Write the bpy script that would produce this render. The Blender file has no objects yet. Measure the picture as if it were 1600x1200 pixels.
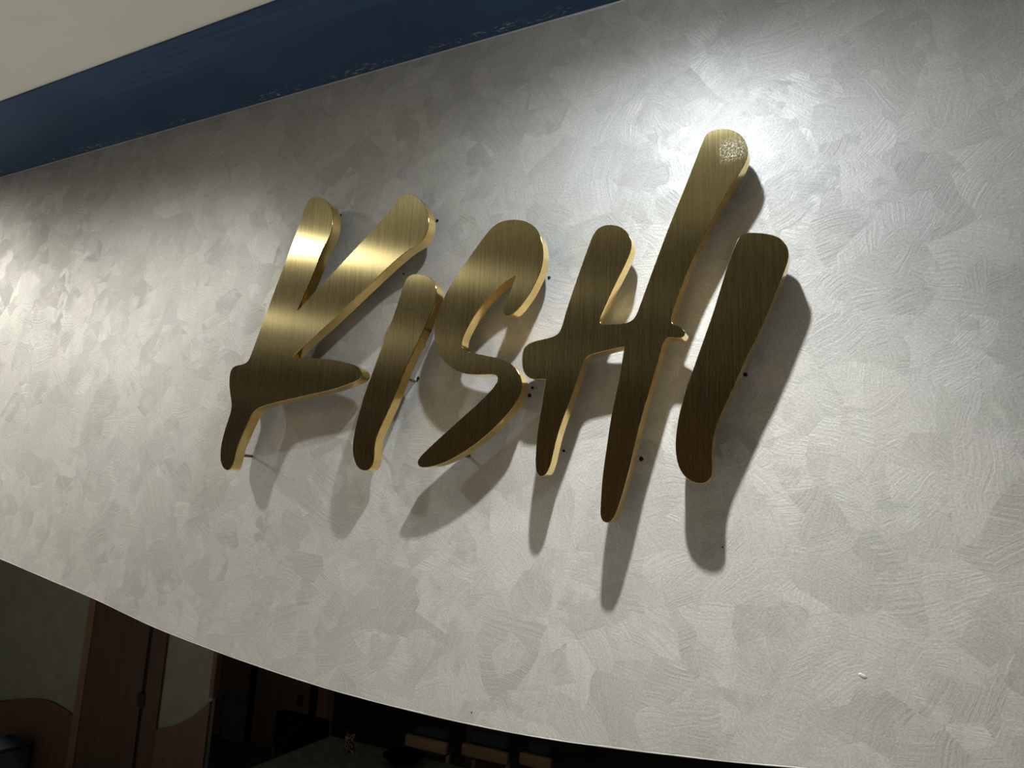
import bpy, bmesh, math, random
from mathutils import Vector, Matrix
from mathutils.geometry import tessellate_polygon
random.seed(7)
S = bpy.context.scene
COL = S.collection

# ------------------------------------------------------------------ camera
EYE = Vector((0.0, -1.95, 2.40))                 # 1.95 m in front of the sign wall (plane y = 0)
FPX = 1100.0
NV = Vector((551.53, 220.0, FPX)).normalized()   # wall normal seen in camera space (x right, y down, z ahead)
LV = -Vector((-2227.0, 83.0, FPX)).normalized()  # wall horizontal
LV = (LV - NV * LV.dot(NV)).normalized()
UV_ = LV.cross(NV)
if UV_.y > 0: UV_ = -UV_
cr = Vector((LV.x, NV.x, UV_.x)); cd = Vector((LV.y, NV.y, UV_.y)); cf = Vector((LV.z, NV.z, UV_.z))
cam_d = bpy.data.cameras.new('camera'); cam = bpy.data.objects.new('camera', cam_d); COL.objects.link(cam)
cam_d.sensor_width = 36; cam_d.lens = FPX * 36 / 1600; cam_d.clip_start = 0.05
m3 = Matrix((cr, -cd, -cf)).transposed()
cam.matrix_world = Matrix.Translation(EYE) @ m3.to_4x4()
S.camera = cam

def ray(px, py):
    return cr * ((px - 800) / FPX) + cd * ((py - 600) / FPX) + cf
def at_y(px, py, Y):                             # where the sight line meets the upright plane y = Y
    r = ray(px, py); return EYE + r * ((Y - EYE.y) / r.y)
def at_z(px, py, Z):                             # where it meets the level plane z = Z
    r = ray(px, py); return EYE + r * ((Z - EYE.z) / r.z)

# ------------------------------------------------------------------ world, lights, exposure
w = bpy.data.worlds.new('world'); S.world = w; w.use_nodes = True
w.node_tree.nodes['Background'].inputs[0].default_value = (0.95, 1.0, 1.0, 1)
w.node_tree.nodes['Background'].inputs[1].default_value = 0.045
vs = S.view_settings
vs.view_transform = 'Standard'; vs.look = 'None'; vs.gamma = 1; vs.exposure = 0.0; vs.use_curve_mapping = False

S.cycles.blur_glossy = 0.25                      # keep the gleams that the letter sides throw on the wall
CEIL = 4.04
def spot(name, loc, aim, watts, size, radius, col, blend=1.0):
    l = bpy.data.lights.new(name, 'SPOT'); l.energy = watts; l.spot_size = math.radians(size); l.spot_blend = blend
    l.shadow_soft_size = radius; l.color = col
    o = bpy.data.objects.new(name, l); COL.objects.link(o); o.location = loc
    o.rotation_euler = (Vector(aim) - Vector(loc)).to_track_quat('-Z', 'Y').to_euler()
    return o
def disk(name, loc, watts, size, col):
    l = bpy.data.lights.new(name, 'AREA'); l.shape = 'DISK'; l.size = size; l.energy = watts; l.color = col
    o = bpy.data.objects.new(name, l); COL.objects.link(o); o.location = loc
    return o
MAIN = (-0.45, -0.78, 3.97)                      # the downlight over the H: a beam and its wider, cooler spill
spot('downlight_main_beam', MAIN, (-0.45, -0.78, 0), 214, 98, 0.032, (1.0, 0.97, 0.925))
spot('downlight_main_spill', MAIN, (-0.45, -0.74, 0), 86, 170, 0.032, (0.86, 0.935, 1.0))
glow = bpy.data.lights.new('downlight_main_lens', 'POINT'); glow.energy = 3.5; glow.shadow_soft_size = .032; glow.color = (0.88, 0.95, 1.0)
go_ = bpy.data.objects.new('downlight_main_lens', glow); COL.objects.link(go_); go_.location = MAIN
spot('downlight_left', (-2.90, -1.10, 3.82), (-2.8, -0.35, 1.8), 76, 140, 0.055, (1.0, 0.99, 0.94))
spot('downlight_far_left', (-5.5, -1.25, 3.95), (-5.0, -0.15, 1.9), 300, 132, 0.04, (1.0, 0.97, 0.88))
disk('corridor_light_near', (-5.6, -3.7, 4.0), 2.2, 0.16, (1.0, 0.96, 0.9))
disk('corridor_light_far', (-8.6, -6.6, 4.0), 2.5, 0.2, (1.0, 0.96, 0.9))
for i, (x, y) in enumerate(((-5.0, -2.2), (-2.6, -2.6), (0.2, -2.4), (2.8, -2.2), (-4.0, -4.4), (-1.0, -4.6))):   # unseen downlights added to bounce fill light off the floor
    spot('bounce_fill', (x, y, 4.0), (x, y, 0), 245, 84, 0.06, (0.95, 0.99, 1.0), .6)

# ------------------------------------------------------------------ node helpers
class NT:
    def __init__(s, name):
        s.m = bpy.data.materials.new(name); s.m.use_nodes = True
        s.t = s.m.node_tree; s.b = s.t.nodes['Principled BSDF']
    def n(s, typ, ins=None, **kw):
        o = s.t.nodes.new(typ)
        for k, v in kw.items(): setattr(o, k, v)
        for k, v in (ins or {}).items(): s.put(o.inputs[k], v)
        return o
    def put(s, sock, v):
        if hasattr(v, 'is_linked'): s.t.links.new(v, sock)
        else: sock.default_value = v
    def math(s, op, a, b=None, c=None, clamp=False):
        o = s.n('ShaderNodeMath', operation=op, use_clamp=clamp); s.put(o.inputs[0], a)
        if b is not None: s.put(o.inputs[1], b)
        if c is not None: s.put(o.inputs[2], c)
        return o.outputs[0]
    def vmath(s, op, a, b=None, out=0):
        o = s.n('ShaderNodeVectorMath', operation=op); s.put(o.inputs[0], a)
        if b is not None: s.put(o.inputs[1], b)
        return o.outputs[out]
    def mapr(s, v, a, b, c, d, typ='LINEAR'):
        o = s.n('ShaderNodeMapRange', interpolation_type=typ); o.clamp = True
        for i, x in enumerate((v, a, b, c, d)): s.put(o.inputs[i], x)
        return o.outputs[0]
    def noise(s, vec, scale, detail=2, rough=.5, dist=0):
        o = s.n('ShaderNodeTexNoise'); s.put(o.inputs['Vector'], vec); o.inputs['Scale'].default_value = scale
        o.inputs['Detail'].default_value = detail; o.inputs['Roughness'].default_value = rough; o.inputs['Distortion'].default_value = dist
        return o
    def mixc(s, f, a, b, typ='MIX'):
        o = s.n('ShaderNodeMix', data_type='RGBA', blend_type=typ)
        s.put(o.inputs[0], f); s.put(o.inputs[6], a); s.put(o.inputs[7], b); return o.outputs[2]
    def mixf(s, f, a, b):
        o = s.n('ShaderNodeMix', data_type='FLOAT'); s.put(o.inputs[0], f); s.put(o.inputs[2], a); s.put(o.inputs[3], b); return o.outputs[0]
    def set(s, **kw):
        names = dict(base='Base Color', rough='Roughness', metal='Metallic', spec='Specular IOR Level', aniso='Anisotropic', tangent='Tangent', normal='Normal', coat='Coat Weight', coatr='Coat Roughness', emit='Emission Color', emits='Emission Strength')
        for k, v in kw.items(): s.put(s.b.inputs[names[k]], v)
        return s.m
    def bump(s, h, strength, dist, normal=None):
        o = s.n('ShaderNodeBump'); s.put(o.inputs['Height'], h); s.put(o.inputs['Strength'], strength); s.put(o.inputs['Distance'], dist)
        if normal is not None: s.put(o.inputs['Normal'], normal)
        return o.outputs[0]
    def obj(s): return s.n('ShaderNodeTexCoord').outputs['Object']
def C(r, g, b): return (r, g, b, 1)

def plain(name, col, rough=.5, metal=0, var=.15, scale=20, spec=.5, stretch=(1, 1, 1)):
    k = NT(name); v = k.vmath('MULTIPLY', k.obj(), stretch)
    f = k.noise(v, scale, 4).outputs[0]
    a = C(*[c * (1 - var) for c in col]); b = C(*[min(1, c * (1 + var)) for c in col])
    return k.set(base=k.mixc(k.mapr(f, .3, .7, 0, 1), a, b), rough=rough, metal=metal, spec=spec)

def mat_wall():
    k = NT('pearl_brushed_paint'); co = k.obj()
    val = None; lines = None; tint = None
    for i, (sc, off) in enumerate(((5.0, 0.0), (6.2, 3.7), (7.6, 8.1), (9.8, 13.3))):
        p = k.vmath('ADD', co, (off, off * .37, off * 1.7))
        wn = k.noise(p, 5.0, 2).outputs['Color']
        wp = k.vmath('ADD', p, k.vmath('MULTIPLY', k.vmath('SUBTRACT', wn, (.5, .5, .5)), (.08, 0, .08)))
        wp = k.vmath('MULTIPLY', wp, (1, 0, 1))
        vo = k.n('ShaderNodeTexVoronoi', {'Vector': wp, 'Scale': sc}, feature='F1')
        sp = k.n('ShaderNodeSeparateColor', {0: vo.outputs['Color']})
        ang = k.math('MULTIPLY', sp.outputs[0], 6.283)
        cen = k.vmath('SUBTRACT', k.vmath('MULTIPLY', wp, (1, 0, 1)), vo.outputs['Position'])
        ro = k.n('ShaderNodeVectorRotate', {'Vector': cen, 'Angle': ang, 'Axis': (0, 1, 0)}, rotation_type='AXIS_ANGLE')
        # slight bow of each stroke
        sx = k.n('ShaderNodeSeparateXYZ', {0: ro.outputs[0]})
        x2 = k.math('ADD', sx.outputs[0], k.math('MULTIPLY', k.math('MULTIPLY', sx.outputs[2], sx.outputs[2]), .9))
        cx = k.n('ShaderNodeCombineXYZ', {0: k.math('MULTIPLY', x2, 150), 1: k.math('MULTIPLY', sp.outputs[1], 50), 2: k.math('MULTIPLY', sx.outputs[2], 3.5)})
        ln = k.noise(cx.outputs[0], 1.0, 2.5, .6).outputs[0]
        # long soft gradient across each stroke, in the stroke's own direction
        gr = k.math('MULTIPLY', k.math('ADD', x2, k.math('MULTIPLY', sx.outputs[2], .6)), 2.2)
        v = k.math('ADD', sp.outputs[1], gr)
        if val is None: val, lines, tint = v, ln, sp.outputs[0]
        else:
            m = k.mapr(sp.outputs[2], .47, .60, 0, 1)
            edge = k.mapr(k.noise(k.vmath('ADD', p, (0, 0, 9)), 14, 3, .6).outputs[0], .36, .56, .0, 1)
            m = k.math('MULTIPLY', m, edge)
            val = k.mixf(m, val, v); lines = k.mixf(m, lines, ln); tint = k.mixf(m, tint, sp.outputs[0])
    big = k.noise(co, 1.6, 3).outputs[0]
    hue = k.noise(k.vmath('ADD', co, (5, 0, 2)), 2.6, 2).outputs[0]
    tone = k.math('ADD', k.math('MULTIPLY', val, .75), k.math('MULTIPLY', k.math('SUBTRACT', lines, .5), 1.0))
    tone = k.math('ADD', tone, k.math('MULTIPLY', k.math('SUBTRACT', big, .5), .5))
    c = k.mixc(k.mapr(tone, -.15, 1.0, 0, 1), C(.45, .45, .43), C(.655, .653, .63))  # stroke tones also put the pearl's directional sheen into the colour
    c = k.mixc(k.mapr(k.math('ADD', k.math('MULTIPLY', hue, .8), k.math('MULTIPLY', tint, .5)), .45, .85, 0, 1), k.mixc(1.0, c, C(1.0, .995, .965), 'MULTIPLY'), k.mixc(1.0, c, C(1.02, .99, .98), 'MULTIPLY'))
    grain = k.noise(co, 190, 2, .6).outputs[0]
    grain2 = k.noise(co, 85, 2, .5).outputs[0]
    c = k.mixc(1.0, c, k.mixc(k.mapr(grain, .3, .7, 0, 1), C(.86, .86, .86), C(1.12, 1.12, 1.12)), 'MULTIPLY')
    # dried ridge of filler along the top joint
    sz = k.n('ShaderNodeSeparateXYZ', {0: co}).outputs
    top = k.math('GREATER_THAN', k.math('ADD', sz[2], k.math('MULTIPLY', k.noise(co, 9, 3).outputs[0], .014)), CEIL - .001)
    c = k.mixc(top, c, C(.8, .8, .78))
    h = k.math('ADD', k.math('MULTIPLY', lines, .95), k.math('ADD', k.math('MULTIPLY', val, .10), k.math('ADD', k.math('MULTIPLY', grain, .5), k.math('MULTIPLY', grain2, .4))))
    nrm = k.bump(h, .55, .0022)
    rough = k.mapr(k.math('ADD', val, k.math('MULTIPLY', grain, .6)), -.2, 1.4, .64, .52)
    return k.set(base=c, rough=rough, metal=.22, spec=.45, normal=nrm)

def mat_brass_face():
    k = NT('brushed_brass_face'); co = k.obj()
    br = k.noise(k.vmath('MULTIPLY', co, (340, 340, 3.5)), 1, 3, .7).outputs[0]
    cloud = k.noise(co, 9, 4, .55).outputs[0]
    c = k.mixc(k.mapr(br, .3, .7, 0, 1), C(.385, .312, .148), C(.51, .416, .196))
    c = k.mixc(k.mapr(cloud, .35, .7, 0, .35), c, C(.40, .335, .16))
    # pale scuffs and specks
    sc = k.noise(k.vmath('MULTIPLY', co, (60, 60, 170)), 1, 4, .7).outputs[0]
    tg = k.n('ShaderNodeUVMap', uv_map='brush')
    tn = k.n('ShaderNodeTangent', direction_type='UV_MAP', uv_map='brush')
    nrm = k.bump(br, .06, .0004)
    return k.set(base=c, rough=k.mapr(br, .3, .7, .25, .30), metal=1.0, aniso=1.0, tangent=tn.outputs[0], normal=nrm)

def mat_brass_scuffed():
    # the tall stem of the H carries a patch of pale scratches near its top
    m = mat_brass_face(); m.name = 'brushed_brass_scuffed_face'
    k = NT.__new__(NT); k.m = m; k.t = m.node_tree; k.b = k.t.nodes['Principled BSDF']
    co = k.obj()
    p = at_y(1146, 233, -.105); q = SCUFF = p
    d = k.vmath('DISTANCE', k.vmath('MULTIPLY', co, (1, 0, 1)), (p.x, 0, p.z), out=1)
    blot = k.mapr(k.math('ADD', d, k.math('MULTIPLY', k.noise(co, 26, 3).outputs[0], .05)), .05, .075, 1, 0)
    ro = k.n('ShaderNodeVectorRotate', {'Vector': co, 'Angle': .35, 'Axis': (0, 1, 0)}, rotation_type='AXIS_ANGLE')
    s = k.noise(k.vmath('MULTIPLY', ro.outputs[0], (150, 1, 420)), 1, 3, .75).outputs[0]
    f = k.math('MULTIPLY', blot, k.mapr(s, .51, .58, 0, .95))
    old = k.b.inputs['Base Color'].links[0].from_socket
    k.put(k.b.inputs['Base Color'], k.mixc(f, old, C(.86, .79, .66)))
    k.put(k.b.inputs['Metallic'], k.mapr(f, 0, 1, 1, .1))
    return m

def mat_brass_side():
    k = NT('polished_brass_return'); co = k.obj()
    b = k.noise(co, 16, 3, .6).outputs[0]
    c = k.mixc(k.mapr(b, .35, .7, 0, 1), C(.96, .73, .32), C(.88, .62, .22))
    return k.set(base=c, rough=k.mapr(b, .3, .7, .12, .18), metal=1.0)

def mat_navy(streaks):
    k = NT('navy_ceiling_paint_streaked' if streaks else 'navy_ceiling_paint'); co = k.obj()
    sp = k.n('ShaderNodeSeparateXYZ', {0: co}).outputs
    f = k.noise(co, 3, 3).outputs[0]
    c = k.mixc(k.mapr(f, .3, .7, 0, 1), C(.026, .055, .120), C(.033, .068, .145))
    st = k.noise(k.vmath('MULTIPLY', co, (1.0, 55, 1)), 1, 3, .6).outputs[0]
    if streaks:
        right = k.mapr(k.math('ADD', sp[0], k.math('MULTIPLY', sp[1], -1.5)), -2.42, -2.37, 0, 1)
        c = k.mixc(k.math('MULTIPLY', right, k.mapr(st, .4, .6, 0, 1)), k.mixc(1.0, c, C(1.12, 1.1, 1.12), 'MULTIPLY'), C(.042, .082, .17))
        h = k.math('MULTIPLY', right, st)
        return k.set(base=c, rough=.5, spec=.12, normal=k.bump(h, .5, .003))
    # pale flecks where the masking tape pulled the paint, hugging the joint with the wall
    fl = k.noise(k.vmath('MULTIPLY', co, (30, 90, 1)), 1, 4, .7).outputs[0]
    gate = k.mapr(k.noise(k.vmath('MULTIPLY', co, (2.2, 0, 0)), 1, 2).outputs[0], .42, .6, 0, 1)
    band = k.math('MULTIPLY', k.mapr(sp[1], -.055, -.035, 0, 1), k.mapr(sp[1], -.014, -.007, 1, 0))
    msk = k.math('MULTIPLY', k.math('MULTIPLY', band, gate), k.mapr(fl, .56, .60, 0, 1))
    c = k.mixc(msk, c, C(.34, .34, .33))
    return k.set(base=c, rough=.45, spec=.15, normal=k.bump(k.noise(co, 60, 2).outputs[0], .15, .002))

def mat_wood(name, a, b, vert=True, rough=.45):
    k = NT(name); co = k.obj()
    st = (26, 26, 1.2) if vert else (1.2, 26, 26)
    f = k.noise(k.vmath('MULTIPLY', co, st), 1.3, 4, .6, .4).outputs[0]
    g = k.noise(k.vmath('MULTIPLY', co, tuple(x * 5 for x in st)), 1.3, 2).outputs[0]
    f = k.math('ADD', k.math('MULTIPLY', f, .7), k.math('MULTIPLY', g, .3))
    return k.set(base=k.mixc(k.mapr(f, .35, .65, 0, 1), C(*a), C(*b)), rough=rough)

M = dict(
    wall=mat_wall(), face=mat_brass_face(), scuff=mat_brass_scuffed(), side=mat_brass_side(),
    navy=mat_navy(False), navy2=mat_navy(True),
    white=plain('white_ceiling_paint', (.78, .80, .775), .9, 0, .02, 6, .2),
    reflect_dim=plain('reflection_dimming_grey', (.15, .15, .14), .8, 0, .05, 6),  # for the added ceiling field that dims the brass reflections
    bead=plain('pale_bead', (.62, .61, .57), .7, 0, .12, 40),
    plaster=plain('green_grey_plaster', (.30, .31, .25), .8, 0, .12, 7),
    wood=mat_wood('dark_walnut_veneer', (.075, .040, .026), (.125, .070, .046)),
    wood2=mat_wood('mid_walnut_veneer', (.12, .066, .042), (.18, .105, .068)),
    warm=mat_wood('red_brown_veneer', (.44, .28, .20), (.56, .37, .27)),
    oak=mat_wood('oak_timber', (.26, .16, .075), (.36, .23, .12), False),
    oakv=mat_wood('oak_edge', (.20, .125, .07), (.27, .175, .10)),
    floor=mat_wood('brown_timber_floor', (.42, .37, .30), (.55, .49, .41), False, .6),
    carpet=plain('dark_carpet', (.09, .08, .065), .9, 0, .2, 40),
    woodl=mat_wood('walnut_veneer_rear', (.38, .25, .165), (.50, .34, .23)),
    black=plain('black_upholstery', (.003, .0035, .005), .95, 0, .2, 30, .05),
    teal=plain('dark_teal_upholstery', (.030, .048, .055), .8, 0, .2, 30),
    table=plain('dark_stone_top', (.25, .25, .215), .4, 0, .25, 16),
    darkmetal=plain('dark_metal', (.03, .03, .032), .45, .6, .2, 30),
    grey=plain('grey_panel_paint', (.34, .39, .40), .6, 0, .1, 10),
    dark=plain('dark_back_wall', (.012, .018, .022), .8, 0, .2, 4),
    stud=plain('threaded_steel_stud', (.26, .22, .18), .4, .8, .2, 60),
    copper=plain('rusty_stud', (.22, .09, .055), .55, .5, .25, 60),
    plug=plain('black_wall_plug', (.012, .012, .013), .6, 0, .2, 60),
    bluegrey=plain('blue_grey_plastic', (.05, .06, .08), .85, 0, .1, 10, .1),
    ceramic=plain('pale_ceramic', (.5, .47, .42), .3, 0, .1, 30),
)
def mat_jar():
    k = NT('patterned_glaze'); co = k.obj()
    f = k.noise(co, 55, 2, .5).outputs[0]
    c = k.mixc(k.mapr(f, .50, .54, 0, 1), C(.02, .02, .022), C(.55, .30, .22))
    c = k.mixc(k.mapr(k.noise(co, 80, 1).outputs[0], .58, .62, 0, 1), c, C(.75, .72, .68))
    return k.set(base=c, rough=.25)
M['jar'] = mat_jar()

# ------------------------------------------------------------------ object helpers
def link(name, bm, mat, parent=None, smooth=None):
    bmesh.ops.recalc_face_normals(bm, faces=bm.faces[:])
    me = bpy.data.meshes.new(name); bm.to_mesh(me); bm.free()
    me.materials.append(mat)
    o = bpy.data.objects.new(name, me); COL.objects.link(o)
    if parent is not None:
        o.parent = parent
        o.matrix_parent_inverse = Matrix.Translation(parent.location).inverted() if parent.type == 'EMPTY' and parent.rotation_euler.z == 0 else parent.matrix_world.inverted()
    if smooth:
        for p in me.polygons: p.use_smooth = True
        try:
            me.set_sharp_from_angle(angle=math.radians(smooth))
        except Exception: pass
    return o
def struct(name, bm, mat, parent=None, smooth=None):
    o = link(name, bm, mat, parent, smooth)
    if parent is None: o['kind'] = 'structure'
    return o
def thing(name, label, cat, loc, group=None):
    o = bpy.data.objects.new(name, None); COL.objects.link(o); o.location = loc
    o['label'] = label; o['category'] = cat
    if group: o['group'] = group
    o.empty_display_size = .1
    return o
def box(bm, x0, x1, y0, y1, z0, z1, bev=0):
    r = bmesh.ops.create_cube(bm, size=1.0)
    vs_ = r['verts']
    for v in vs_:
        v.co = Vector(((x0 + x1) / 2 + v.co.x * (x1 - x0), (y0 + y1) / 2 + v.co.y * (y1 - y0), (z0 + z1) / 2 + v.co.z * (z1 - z0)))
    if bev:
        es = list({e for v in vs_ for e in v.link_edges})
        bmesh.ops.bevel(bm, geom=es, offset=bev, segments=3, affect='EDGES', profile=.5)
    return bm
def nb(): return bmesh.new()
def cyl(bm, a, b, r, seg=14, r2=None):
    a = Vector(a); b = Vector(b); d = b - a
    q = d.to_track_quat('Z', 'Y').to_matrix().to_4x4()
    bmesh.ops.create_cone(bm, cap_ends=True, segments=seg, radius1=r, radius2=r if r2 is None else r2, depth=d.length,
                          matrix=Matrix.Translation((a + b) / 2) @ q)
    return bm
def lathe(bm, c, prof, seg=24):
    rings = []
    for (r, z) in prof:
        rings.append([bm.verts.new((c[0] + r * math.cos(2 * math.pi * i / seg), c[1] + r * math.sin(2 * math.pi * i / seg), c[2] + z)) for i in range(seg)])
    for a, b in zip(rings, rings[1:]):
        for i in range(seg): bm.faces.new((a[i], a[(i + 1) % seg], b[(i + 1) % seg], b[i]))
    bm.faces.new(rings[0][::-1]); bm.faces.new(rings[-1])
    return bm
def prism_xz(bm, pts, y0, y1):
    a = [bm.verts.new((x, y0, z)) for x, z in pts]; b = [bm.verts.new((x, y1, z)) for x, z in pts]
    f1 = bm.faces.new(a); f2 = bm.faces.new(b[::-1]); n = len(a)
    for i in range(n): bm.faces.new((a[i], b[i], b[(i + 1) % n], a[(i + 1) % n]))
    bmesh.ops.triangulate(bm, faces=[f1, f2], ngon_method='EAR_CLIP')
    return bm
def fill(bm, ring):                              # flat cap over a concave ring lying in a plane y = const
    tris = tessellate_polygon([[Vector((v.co.x, v.co.z, 0)) for v in ring]])
    for t in tris:
        try: bm.faces.new([ring[i] for i in t])
        except ValueError: pass

def catmull(pts, closed_or_open, step):
    out = []; n = len(pts)
    rng = range(n) if closed_or_open else range(n - 1)
    for i in rng:
        if closed_or_open: p0, p1, p2, p3 = pts[i - 1], pts[i], pts[(i + 1) % n], pts[(i + 2) % n]
        else: p0, p1, p2, p3 = pts[max(i - 1, 0)], pts[i], pts[i + 1], pts[min(i + 2, n - 1)]
        L = math.hypot(p2[0] - p1[0], p2[1] - p1[1]); k = max(1, int(round(L / step)))
        def tj(a, b): return max(math.hypot(b[0] - a[0], b[1] - a[1]), 1e-4) ** .5
        t0 = 0; t1 = t0 + tj(p0, p1); t2 = t1 + tj(p1, p2); t3 = t2 + tj(p2, p3)
        for j in range(k):
            t = t1 + (t2 - t1) * j / k; r = []
            for a in range(2):
                A1 = (t1 - t) / (t1 - t0) * p0[a] + (t - t0) / (t1 - t0) * p1[a]
                A2 = (t2 - t) / (t2 - t1) * p1[a] + (t - t1) / (t2 - t1) * p2[a]
                A3 = (t3 - t) / (t3 - t2) * p2[a] + (t - t2) / (t3 - t2) * p3[a]
                B1 = (t2 - t) / (t2 - t0) * A1 + (t - t0) / (t2 - t0) * A2
                B2 = (t3 - t) / (t3 - t1) * A2 + (t - t1) / (t3 - t1) * A3
                r.append((t2 - t) / (t2 - t1) * B1 + (t - t1) / (t2 - t1) * B2)
            out.append(tuple(r))
    if not closed_or_open: out.append(pts[-1])
    return out
def smooth_outline(pts, step=3.0, passes=6):
    """pts: (x, y) or (x, y, 'c') for a sharp corner; returns a dense smooth closed outline and corner flags"""
    ci = [i for i, p in enumerate(pts) if len(p) > 2]
    out, fl = [], []
    if not ci:
        out = catmull([p[:2] for p in pts], True, step); fl = [False] * len(out)
    else:
        for a, b in zip(ci, ci[1:] + [ci[0] + len(pts)]):
            seg = [pts[i % len(pts)][:2] for i in range(a, b + 1)]
            s = catmull(seg, False, step)[:-1]; out += s; fl += [True] + [False] * (len(s) - 1)
    n = len(out)
    for _ in range(passes):
        out = [out[i] if fl[i] else tuple(.25 * out[i - 1][a] + .5 * out[i][a] + .25 * out[(i + 1) % n][a] for a in range(2)) for i in range(n)]
    return out, fl

# ------------------------------------------------------------------ the sign wall and ceiling
edge_px = [(0, 873), (75, 905), (150, 937), (241, 980), (320, 1011), (400, 1040), (492, 1070), (560, 1089.5), (640, 1110), (736, 1132),
           (862, 1155.5), (945, 1167), (1000, 1174), (1130, 1189), (1250, 1200)]
edge = [at_y(x, y, 0) for x, y in edge_px]
edge = [(-7.4, 2.95), (-6.2, 2.55), (-5.0, 2.27)] + [(p.x, p.z) for p in edge] + [(.35, 1.89), (1.2, 2.06), (2.4, 2.5), (3.4, 3.1)]
edge = catmull(edge, False, .06)
outline = edge + [(3.4, CEIL), (-7.4, CEIL)]
bm = prism_xz(nb(), outline, 0.0, 0.14)
wall = struct('wall_front', bm, M['wall'])

# thin pale bead along the cut lower edge
bm = nb(); prev = None
for i, (x, z) in enumerate(edge):
    w_ = .0022 + .0010 * math.sin(i * 1.7) + .0008 * math.sin(i * .61)
    ring = [bm.verts.new(q) for q in ((x, -.0012, z + w_), (x, -.0022, z + w_ * .4), (x, -.001, z - .0012), (x, .004, z - .0012))]
    if prev:
        for a_, b_ in ((0, 1), (1, 2), (2, 3)): bm.faces.new((prev[a_], prev[b_], ring[b_], ring[a_]))
    prev = ring
link('edge_bead', bm, M['bead'], wall, smooth=60)

bm = box(nb(), -9.5, 5.5, -9.0, 7.2, CEIL + .006, CEIL + .12); struct('ceiling', bm, M['white'])
bm = box(nb(), -9.5, 5.5, -.285, -.001, CEIL - .002, CEIL + .005); struct('trim_1', bm, M['navy'])
bm = box(nb(), -9.5, 5.5, -.44, -.2855, CEIL - .004, CEIL + .005); struct('trim_2', bm, M['navy2'])
bm = nb()
for z in (CEIL - .004, CEIL + .0055):
    r_ = [bm.verts.new((x, y, z)) for x, y in ((-3.2, -2.1), (-4.3, -2.9), (-5.3, -3.8), (-9.4, -5.6), (-9.4, -8.99), (5.4, -8.99), (5.4, -2.1))]
    bm.faces.new(r_)
n_ = 7; vv = bm.verts[:]
for i in range(n_): bm.faces.new((vv[i], vv[(i + 1) % n_], vv[n_ + (i + 1) % n_], vv[n_ + i]))
struct('added_dark_ceiling', bm, M['reflect_dim'])  # unseen dark ceiling field, added and shaped to darken the letters' reflections
bm = box(nb(), -9.5, 5.5, -9.0, .07, -.12, 0); struct('floor', bm, M['floor'])
bm = box(nb(), -9.5, 5.5, .0705, 7.2, -.12, 0); struct('floor_inner', bm, M['carpet'])

# ------------------------------------------------------------------ the five letters
FACE_Y = -.105; DEP = .044; BACK_Y = FACE_Y + DEP
K_ = [(482, 312), (487, 308), (492.5, 307), (499, 308), (505, 310), (511, 314), (515.5, 320), (519, 331), (520, 345), (517.5, 362.5), (511, 377), (504, 390), (492.5, 420), (480, 450),
      (464, 486, 'c'), (500, 447.5), (535, 410), (570, 372.5), (595, 345), (615, 321), (626, 307), (630, 303.5), (635, 302), (642.5, 303), (652.5, 307.5), (662.5, 319), (669, 335),
      (670, 350), (666, 365), (657.5, 378), (640, 389), (620, 405), (590, 432.5), (560, 461), (520, 499), (480, 535.5), (456, 558.5, 'c'), (482.5, 559.5), (510, 561),
      (537.5, 565.5), (557.5, 572), (565.5, 578.5), (567.5, 585), (562.5, 592.5), (545, 600), (520, 608.5), (470, 620), (420, 632), (403, 638), (395, 645), (387.5, 660),
      (377.5, 682), (369, 702.5), (365, 720), (361, 732.5), (357.5, 736.5), (351, 735), (346, 726), (344, 712.5), (346, 692.5), (352.5, 667.5), (360, 645), (362, 632.5), (359, 612.5),
      (358, 595), (360, 579), (363, 573.5), (368, 571), (380, 569.5), (387.5, 565), (391, 557), (397.5, 539.5), (412.5, 499), (427.5, 458), (442.5, 418), (457.5, 377), (470, 343)]
I1_ = [(632.5, 440), (637, 431.5), (643, 428.5), (651, 428), (665, 430), (676, 437), (681.5, 447), (682, 460), (677.5, 478), (667.5, 502.5), (652.5, 535), (632.5, 578), (617.5, 616), (602.5, 650),
       (592, 673), (587, 685), (584.5, 700), (584, 717), (580, 731), (574, 736), (565, 735.5), (557.5, 729), (552.5, 715), (551, 697), (554, 675), (560, 649), (570, 615),
       (582.5, 581), (595, 547), (605, 520), (617.5, 486), (626, 460)]
S_ = [(802.5, 343), (815, 344), (827.5, 348.5), (838, 357), (845, 370), (848.5, 387.5), (848.5, 405), (844, 425), (836, 442.5), (827.5, 458.5), (817.5, 473), (807.5, 485), (797.5, 494), (791, 496),
      (787, 492.5), (786, 486), (789, 475), (795, 459.5), (801, 445), (806, 430, 'c'), (795, 435.5), (782.5, 446), (767.5, 460), (752.5, 477), (740, 494.5), (730, 512), (723, 527.5), (720.3, 539), (722.5, 545),
      (732.5, 549.5), (750, 554), (775, 559), (790, 564), (801, 570.5), (809, 579.5), (814, 590), (815.5, 605), (811, 620), (802.5, 635), (787.5, 653), (770, 671), (750, 688.5), (730, 703),
      (710, 715), (692.5, 723.5), (675, 729), (662.5, 731), (655.5, 730.5), (651, 726), (652, 719.5), (657.5, 712.5), (675, 695.5), (700, 672.5), (725, 650), (750, 627.5), (770, 606.5), (777.5, 596.5),
      (779.5, 590), (776, 585.7), (765, 585), (745, 585.5), (726, 584), (712.5, 579.5), (700, 570.5), (690, 559), (683, 543), (678.5, 525), (679, 507.5), (684, 490), (692.5, 467.5), (707.5, 439.5), (727.5, 410),
      (745, 385.5), (762.5, 362), (775, 350), (787.5, 344.7)]
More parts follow.
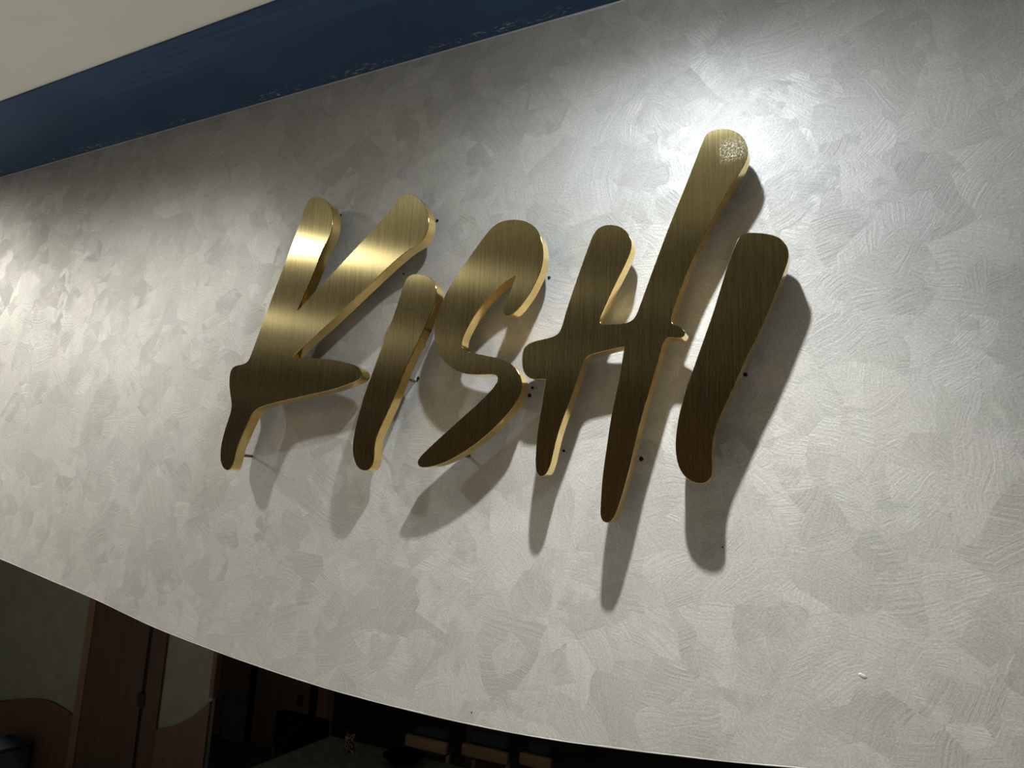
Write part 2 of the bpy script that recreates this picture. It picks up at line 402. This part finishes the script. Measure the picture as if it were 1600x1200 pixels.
H_ = [(927.5, 365), (935, 356), (946, 351.5), (960, 351.5), (972.5, 356), (982, 365), (987, 378.5), (985, 393), (977.5, 411), (962.5, 441), (947.5, 473), (937, 498), (936, 504), (940.5, 506.7), (951, 506.7),
      (963, 506.5), (979, 505), (988, 500.5), (994, 492.5), (1000, 477), (1015, 435.5), (1032.5, 388), (1050, 342), (1070, 292.5), (1087.5, 248), (1099, 219), (1104.5, 208), (1111, 204.3), (1130, 201.3), (1145, 203.3),
      (1157.5, 211), (1165.5, 221.5), (1169, 235), (1166.5, 249), (1158.5, 265), (1146.5, 284), (1133, 306), (1122, 326), (1109.5, 349), (1095, 377), (1082.5, 403), (1072, 429), (1062, 454), (1053.5, 479), (1048, 496),
      (1048.5, 504), (1055, 508.5), (1064, 511.5), (1070.3, 516.5), (1071.7, 522), (1069, 527), (1062, 529), (1052.5, 528), (1045, 526.5), (1040, 529), (1036, 536), (1030, 557), (1020, 591), (1010, 625), (1000, 660),
      (991, 698), (981, 740), (974.5, 763), (967.5, 787), (960, 807), (954, 816.5), (947.5, 818.3), (941, 815), (938, 806), (938.5, 790), (940, 763), (942.7, 735), (948, 698), (955, 651), (964.5, 605), (971, 570),
      (975.5, 541.5, 'c'), (955, 546), (932.5, 551.5), (918, 556.5), (911, 565), (905, 582.5), (897, 606), (887.5, 632.5), (877.5, 659.5), (870, 683), (864.5, 706), (860, 725), (854, 740), (847.5, 746),
      (842, 745), (838.5, 738.5), (836.7, 727), (837.5, 702.5), (840, 675), (844, 647), (849, 617), (852.6, 592.5, 'c'), (840, 593), (829, 592.2), (821, 586), (817, 577.5), (815.7, 567), (815.7, 556), (817, 547), (821, 540),
      (830, 535), (850, 529.8), (865, 526), (873.5, 520.5), (878, 510), (883, 492), (890, 470), (900, 440), (912.5, 404.5), (921, 381)]
I2_ = [(1152, 376), (1156.5, 367.5), (1165, 363.6), (1182.5, 363.7), (1200, 365.5), (1215, 370), (1226.5, 379), (1232.3, 391), (1231.3, 406), (1225, 425), (1214.5, 451), (1203, 480), (1193, 503), (1180, 532), (1166, 559), (1154.5, 585),
       (1142.5, 612.5), (1130.5, 638), (1121.5, 659.5), (1115.5, 680), (1112.7, 700), (1112.5, 724), (1112.5, 740), (1109.5, 749.5), (1104, 754.5), (1095, 756), (1083, 753.5), (1073, 747.5), (1063, 735), (1057.5, 717.5),
       (1055.5, 700), (1056.5, 678), (1061, 649), (1070, 615), (1085, 571.5), (1100, 529), (1115, 486), (1130, 437), (1142, 401)]

def letter(pts, label, mat, studs):
    ol, fl = smooth_outline(pts)
    W = [at_y(x, y, FACE_Y) for x, y in ol]; W = [(p.x, p.z) for p in W]
    n = len(W)
    area = sum(W[i][0] * W[(i + 1) % n][1] - W[(i + 1) % n][0] * W[i][1] for i in range(n))
    sg = 1 if area > 0 else -1
    def inset(d):
        r = []
        for i in range(n):
            a, b = W[i - 1], W[(i + 1) % n]; tx, tz = b[0] - a[0], b[1] - a[1]; L = math.hypot(tx, tz) or 1
            r.append((W[i][0] - sg * tz / L * d, W[i][1] + sg * tx / L * d))
        return r
    zmin = min(p[1] for p in W); xm = sum(p[0] for p in W) / n
    root = thing('sign_letter', label, 'letter', (xm, BACK_Y, zmin), 'brass letters of the wall sign')
    # face plate with a fine eased rim
    bm = nb(); pl = .0022
    rings = []
    for d, y in ((.0009, FACE_Y), (0, FACE_Y + .0008), (0, FACE_Y + pl)):
        rings.append([bm.verts.new((x, y, z)) for x, z in inset(d)])
    for a, b in zip(rings, rings[1:]):
        for i in range(n): bm.faces.new((a[i], a[(i + 1) % n], b[(i + 1) % n], b[i]))
    fill(bm, rings[0]); fill(bm, rings[-1])
    uv = bm.loops.layers.uv.new('brush')
    for f in bm.faces:
        for l in f.loops: l[uv].uv = (l.vert.co.x + .02 * l.vert.co.y, l.vert.co.z + .013 * l.vert.co.y)
    link('face', bm, mat, root)
    # return: the folded side wall with a fine groove behind the face plate
    bm = nb(); rings = []
    for d, y in ((.004, FACE_Y + pl), (.004, FACE_Y + pl + .0014), (.0006, FACE_Y + pl + .0016), (.0006, BACK_Y)):
        rings.append([bm.verts.new((x, y, z)) for x, z in inset(d)])
    for a, b in zip(rings, rings[1:]):
        for i in range(n): bm.faces.new((a[i], a[(i + 1) % n], b[(i + 1) % n], b[i]))
    link('return', bm, M['side'], root, smooth=35)
    bm = nb(); ins = inset(.0012)
    a = [bm.verts.new((x, BACK_Y - .003, z)) for x, z in ins]; b = [bm.verts.new((x, BACK_Y - .001, z)) for x, z in ins]
    fill(bm, a); fill(bm, b)
    for i in range(n): bm.faces.new((a[i], a[(i + 1) % n], b[(i + 1) % n], b[i]))
    link('back_panel', bm, M['darkmetal'], root)
    for s in studs:
        p = at_y(s[0], s[1], 0)
        bm = cyl(nb(), (p.x, BACK_Y - .004, p.z), (p.x, .004, p.z), .0052, 10)
        o = link('stud', bm, M['copper'] if len(s) > 2 else M['stud'], root, smooth=40)
        if len(s) > 2: o['label'] = 'rust brown mounting stud'
    return root

letter(K_, 'brushed brass letter K, leftmost of the sign, with a bright glare band across both arms', M['face'], [(394, 713, 1), (470, 600), (520, 336), (655, 350)])
letter(I1_, 'short brushed brass letter I between the letters K and S', M['face'], [(648, 596), (660, 470), (588, 700)])
letter(S_, 'curvy brushed brass letter S, the middle letter of the sign', M['face'], [(733, 713), (846, 424), (700, 530)])
letter(H_, 'tallest brass letter, an H whose scuffed right stem rises above the rest', M['scuff'], [(958, 400), (1120, 290), (866, 640), (978, 690)])
letter(I2_, 'dark brass letter I at the right end of the sign, casting a wide shadow', M['face'], [(1190, 410), (1140, 590), (1096, 715)])

# abandoned fixing holes in the sign wall: little black plugs, each with a sunk centre
for (x, y, r) in ((683, 345, .006), (858, 434, .0055), (631, 428, .0035), (662, 541, .0045), (653.5, 591, .0055), (652, 595, .0035), (832, 606, .0045), (827.5, 618, .0062), (881, 704.5, .0045), (1002, 717, .0065),
                  (1168, 564, .004), (1164.5, 585.5, .0060), (533, 336, .0035), (737, 1113, .002), (1129, 855, .0022)):
    p = at_y(x, y, 0); bm = nb(); seg = 12; jag = random.random() * 6
    prof = ((r, .001), (r * .96, -.0016), (r * .62, -.0019), (r * .5, -.0004))
    rings = [[bm.verts.new((p.x + q * (1 + .12 * math.sin(3 * 2 * math.pi * i / seg + jag)) * math.cos(2 * math.pi * i / seg), yy, p.z + q * (1 + .1 * math.cos(2 * 2 * math.pi * i / seg + jag)) * math.sin(2 * math.pi * i / seg))) for i in range(seg)] for q, yy in prof]
    for a, b in zip(rings, rings[1:]):
        for i in range(seg): bm.faces.new((a[i], a[(i + 1) % seg], b[(i + 1) % seg], b[i]))
    bm.faces.new(rings[-1])
    link('screw_hole', bm, M['plug'], wall)
# small blobs of dried filler
for (x, y, r) in ((1348, 1056, .010), (762, 322, .004)):
    p = at_y(x, y, 0); bm = nb()
    bmesh.ops.create_icosphere(bm, subdivisions=2, radius=1, matrix=Matrix.Translation((p.x, 0, p.z)) @ Matrix.Rotation(.4, 4, 'Y') @ Matrix.Diagonal((r, .002, r * .45, 1)))
    link('paint_blob', bm, M['wall'], wall, smooth=60)

# ------------------------------------------------------------------ the dark dining room seen below the sign wall
PY = 2.0
RH = 2.9
# partition on the left at y = 2: plaster panels above curved veneer, a plain walnut door between
bm = box(nb(), -9.4, -4.30, PY, PY + .03, 0, RH); part = struct('wall_left', bm, M['plaster'])
def wave(px): return [((q := at_y(x, y, PY)).x, q.z) for x, y in px]
w1 = wave([(0, 1096), (25, 1093), (55, 1091), (80, 1095), (103, 1107), (124, 1120)])
w1 = [(-9.4, w1[0][1] - .12), (-8.0, w1[0][1] - .06)] + w1; w1[-1] = (-5.80, w1[-1][1])
w1 = catmull(w1, False, .05)
link('wood_panel', prism_xz(nb(), w1 + [(-5.80, 0), (-9.4, 0)], PY - .018, PY + .002), M['wood2'], part)
link('frame_strip', box(nb(), -5.80, -5.715, PY - .03, PY + .002, 0, RH), M['oakv'], part)
w2 = wave([(247, 1139), (265, 1136), (290, 1127), (312, 1112), (333, 1096)])
w2[0] = (-4.83, w2[0][1]); w2[-1] = (-4.30, w2[-1][1]); w2 = catmull(w2, False, .04)
link('wood_panel', prism_xz(nb(), w2 + [(-4.30, 0), (-4.83, 0)], PY - .018, PY + .002), M['wood2'], part)
link('frame_strip', box(nb(), -4.995, -4.83, PY - .02, PY + .002, 0, RH), M['wood'], part)
link('frame_strip', box(nb(), -4.325, -4.285, PY - .012, PY + .04, .93, RH), M['wood2'], part)
bm = box(nb(), -5.712, -5.035, PY - .022, PY + .002, .01, RH - .02); door = struct('door_1', bm, M['wood'])
hz = at_y(226, 1093, PY).z
link('hinge', box(nb(), -5.06, -4.985, PY - .032, PY - .0205, hz - .05, hz + .05, .003), M['darkmetal'], door)
link('shadow_gap', box(nb(), -5.035, -4.995, PY - .006, PY + .001, 0, RH), M['plug'], door)

# rear: veneered partition and the far wall
bm = box(nb(), -6.6, -4.56, 3.6, 3.7, 0, RH); rear = struct('wall_back', bm, M['woodl'])
a = at_y(395, 1100, 3.6).x
link('wall_panel', box(nb(), at_y(352, 1120, 3.6).x, at_y(392, 1120, 3.6).x, 3.57, 3.601, 0, at_y(356, 1072, 3.6).z), M['grey'], rear)
link('frame_strip', box(nb(), a - .03, a + .02, 3.56, 3.601, 0, RH), M['darkmetal'], rear)
q = at_y(471, 1094, 3.6)
link('latch', box(nb(), q.x - .025, q.x + .025, 3.565, 3.601, q.z - .05, q.z + .05, .006), M['plug'], rear)
q = at_y(488, 1094, 3.6)
link('frame_strip', box(nb(), q.x, q.x + .06, 3.56, 3.601, 0, RH), M['darkmetal'], rear)
bm = box(nb(), -9.4, 5.4, 6.9, 7.0, 0, CEIL); struct('wall_far', bm, M['dark'])
bm = box(nb(), -9.5, -9.4, .2, 6.9, 0, CEIL); struct('wall_side', bm, M['dark'])
bm = box(nb(), -9.5, 5.5, -9.1, -9.0, 0, CEIL); struct('wall_corridor', bm, M['warm'])
bm = box(nb(), 5.4, 5.5, .2, 6.9, 0, CEIL); struct('wall_right', bm, M['dark'])

# dining table
TZ = .75
tl = at_z(430, 1191, TZ); tf = at_z(508, 1147, TZ)
tx0 = (tl.x + tf.x) / 2; ty1 = tf.y; tx1 = tx0 + 2.3; ty0 = ty1 - .9
t = thing('dining_table', 'long dark dining table below the sign wall, with a patterned jar on it', 'table', ((tx0 + tx1) / 2, (ty0 + ty1) / 2, 0))
link('tabletop', box(nb(), tx0, tx1, ty0, ty1, TZ - .04, TZ, .006), M['table'], t)
for sx in (tx0 + .08, tx1 - .08):
    for sy in (ty0 + .08, ty1 - .08):
        link('leg', box(nb(), sx - .03, sx + .03, sy - .03, sy + .03, 0, TZ - .039, .004), M['darkmetal'], t)
p = at_z(546, 1174, TZ)
t = thing('jar', 'small dark jar with pink and white pattern standing on the dining table', 'jar', (p.x, p.y, TZ))
link('body', lathe(nb(), (p.x, p.y, TZ), ((.034, 0), (.037, .01), (.037, .10), (.030, .118))), M['jar'], t, smooth=40)
link('lid', lathe(nb(), (p.x, p.y, TZ), ((.032, .116), (.033, .122), (.033, .138), (.028, .143))), M['darkmetal'], t, smooth=40)
p = at_z(630, 1192, TZ)
t = thing('bowl', 'round black bowl on the dining table, right of the patterned jar', 'bowl', (p.x, p.y, TZ))
link('body', lathe(nb(), (p.x, p.y, TZ), ((.06, 0), (.065, .006), (.11, .03), (.135, .05), (.130, .052), (.10, .034), (.05, .014), (.01, .012)), 32), M['black'], t, smooth=50)

def chair(cx, cy, face, wmat, cmat, label, wd=.46, top=.98, rail=True, group=None):
    """face = +1: the back is on the far (+y) side"""
    t = thing('dining_chair', label, 'chair', (cx, cy, 0), group)
    h = wd / 2; by = cy + face * .21
    link('seat', box(nb(), cx - h, cx + h, cy - .21, cy + .21, .40, .47, .02), cmat, t, smooth=40)
    link('backrest', box(nb(), cx - h, cx + h, by - .045, by + .045, .56, top, .035), cmat, t, smooth=40)
    if rail: link('rail', box(nb(), cx - h - .03, cx + h + .03, by - face * .075 - .02, by - face * .075 + .02, .60, .685, .012), wmat, t, smooth=40)
    for sx in (-1, 1):
        for sy in (-1, 1):
            tall = (sy == face)
            link('leg', cyl(nb(), (cx + sx * (h - .02), cy + sy * .18, 0), (cx + sx * (h - .02), cy + sy * (.24 if tall else .18), .60 if tall else .41), .016, 10, .02), wmat, t, smooth=40)
    return t
p0 = at_z(432, 1178, .62); p1 = at_z(512, 1160, .62)
yb = 2.32
pa = at_y(432, 1140, yb); pb = at_y(511, 1140, yb); ztop = at_y(480, 1118, yb).z
chair((pa.x + pb.x) / 2, yb + .21, -1, M['darkmetal'], M['black'], 'black upholstered chair at the left end of the dining table', pb.x - pa.x, ztop, False)
for (x0, x1, yy, yt, lab) in ((634, 700, 1163, 1132, 'teal padded chair with a timber rail, nearest the patterned jar'),
                              (722, 795, 1178, 1140, 'middle one of three teal padded chairs with timber rails beyond the table'),
                              (812, 862, 1190, 1155, 'teal padded chair with a timber rail, rightmost of three beyond the dining table')):
    # depth such that the rail centre sits at its own height of 0.64 m
    q = at_z((x0 + x1) / 2, yy, .64); Y = q.y
    a = at_y(x0, yy, Y).x; b = at_y(x1, yy, Y).x; zt = at_y((x0 + x1) / 2, yt, Y + .1).z
    chair((a + b) / 2, Y + .075 - .21, 1, M['oak'], M['teal'], lab, b - a - .06, zt, True, 'teal padded chairs beyond the dining table')
# timber screen post between the chairs, far behind
a = at_y(728, 1150, 3.9).x; b = at_y(792, 1150, 3.9).x
t = thing('timber_screen', 'upright timber screen board standing behind the teal padded chairs', 'screen', ((a + b) / 2, 3.93, 0))
link('board', box(nb(), a, b, 3.9, 3.96, .05, 1.5, .004), M['wood2'], t)
link('base', box(nb(), a - .05, b + .05, 3.83, 4.03, 0, .052, .004), M['darkmetal'], t)
# blue-grey box at the foot of the left partition
q = at_y(22, 1165, 1.8)
t = thing('storage_box', 'blue grey box at the foot of the curved wood panel', 'box', (q.x - .15, 1.8, 0))
link('body', box(nb(), q.x - .30, q.x, 1.66, 1.94, 0, q.z - .02, .006), M['bluegrey'], t)
link('lid', box(nb(), q.x - .305, q.x + .005, 1.655, 1.945, q.z - .021, q.z, .006), M['bluegrey'], t)
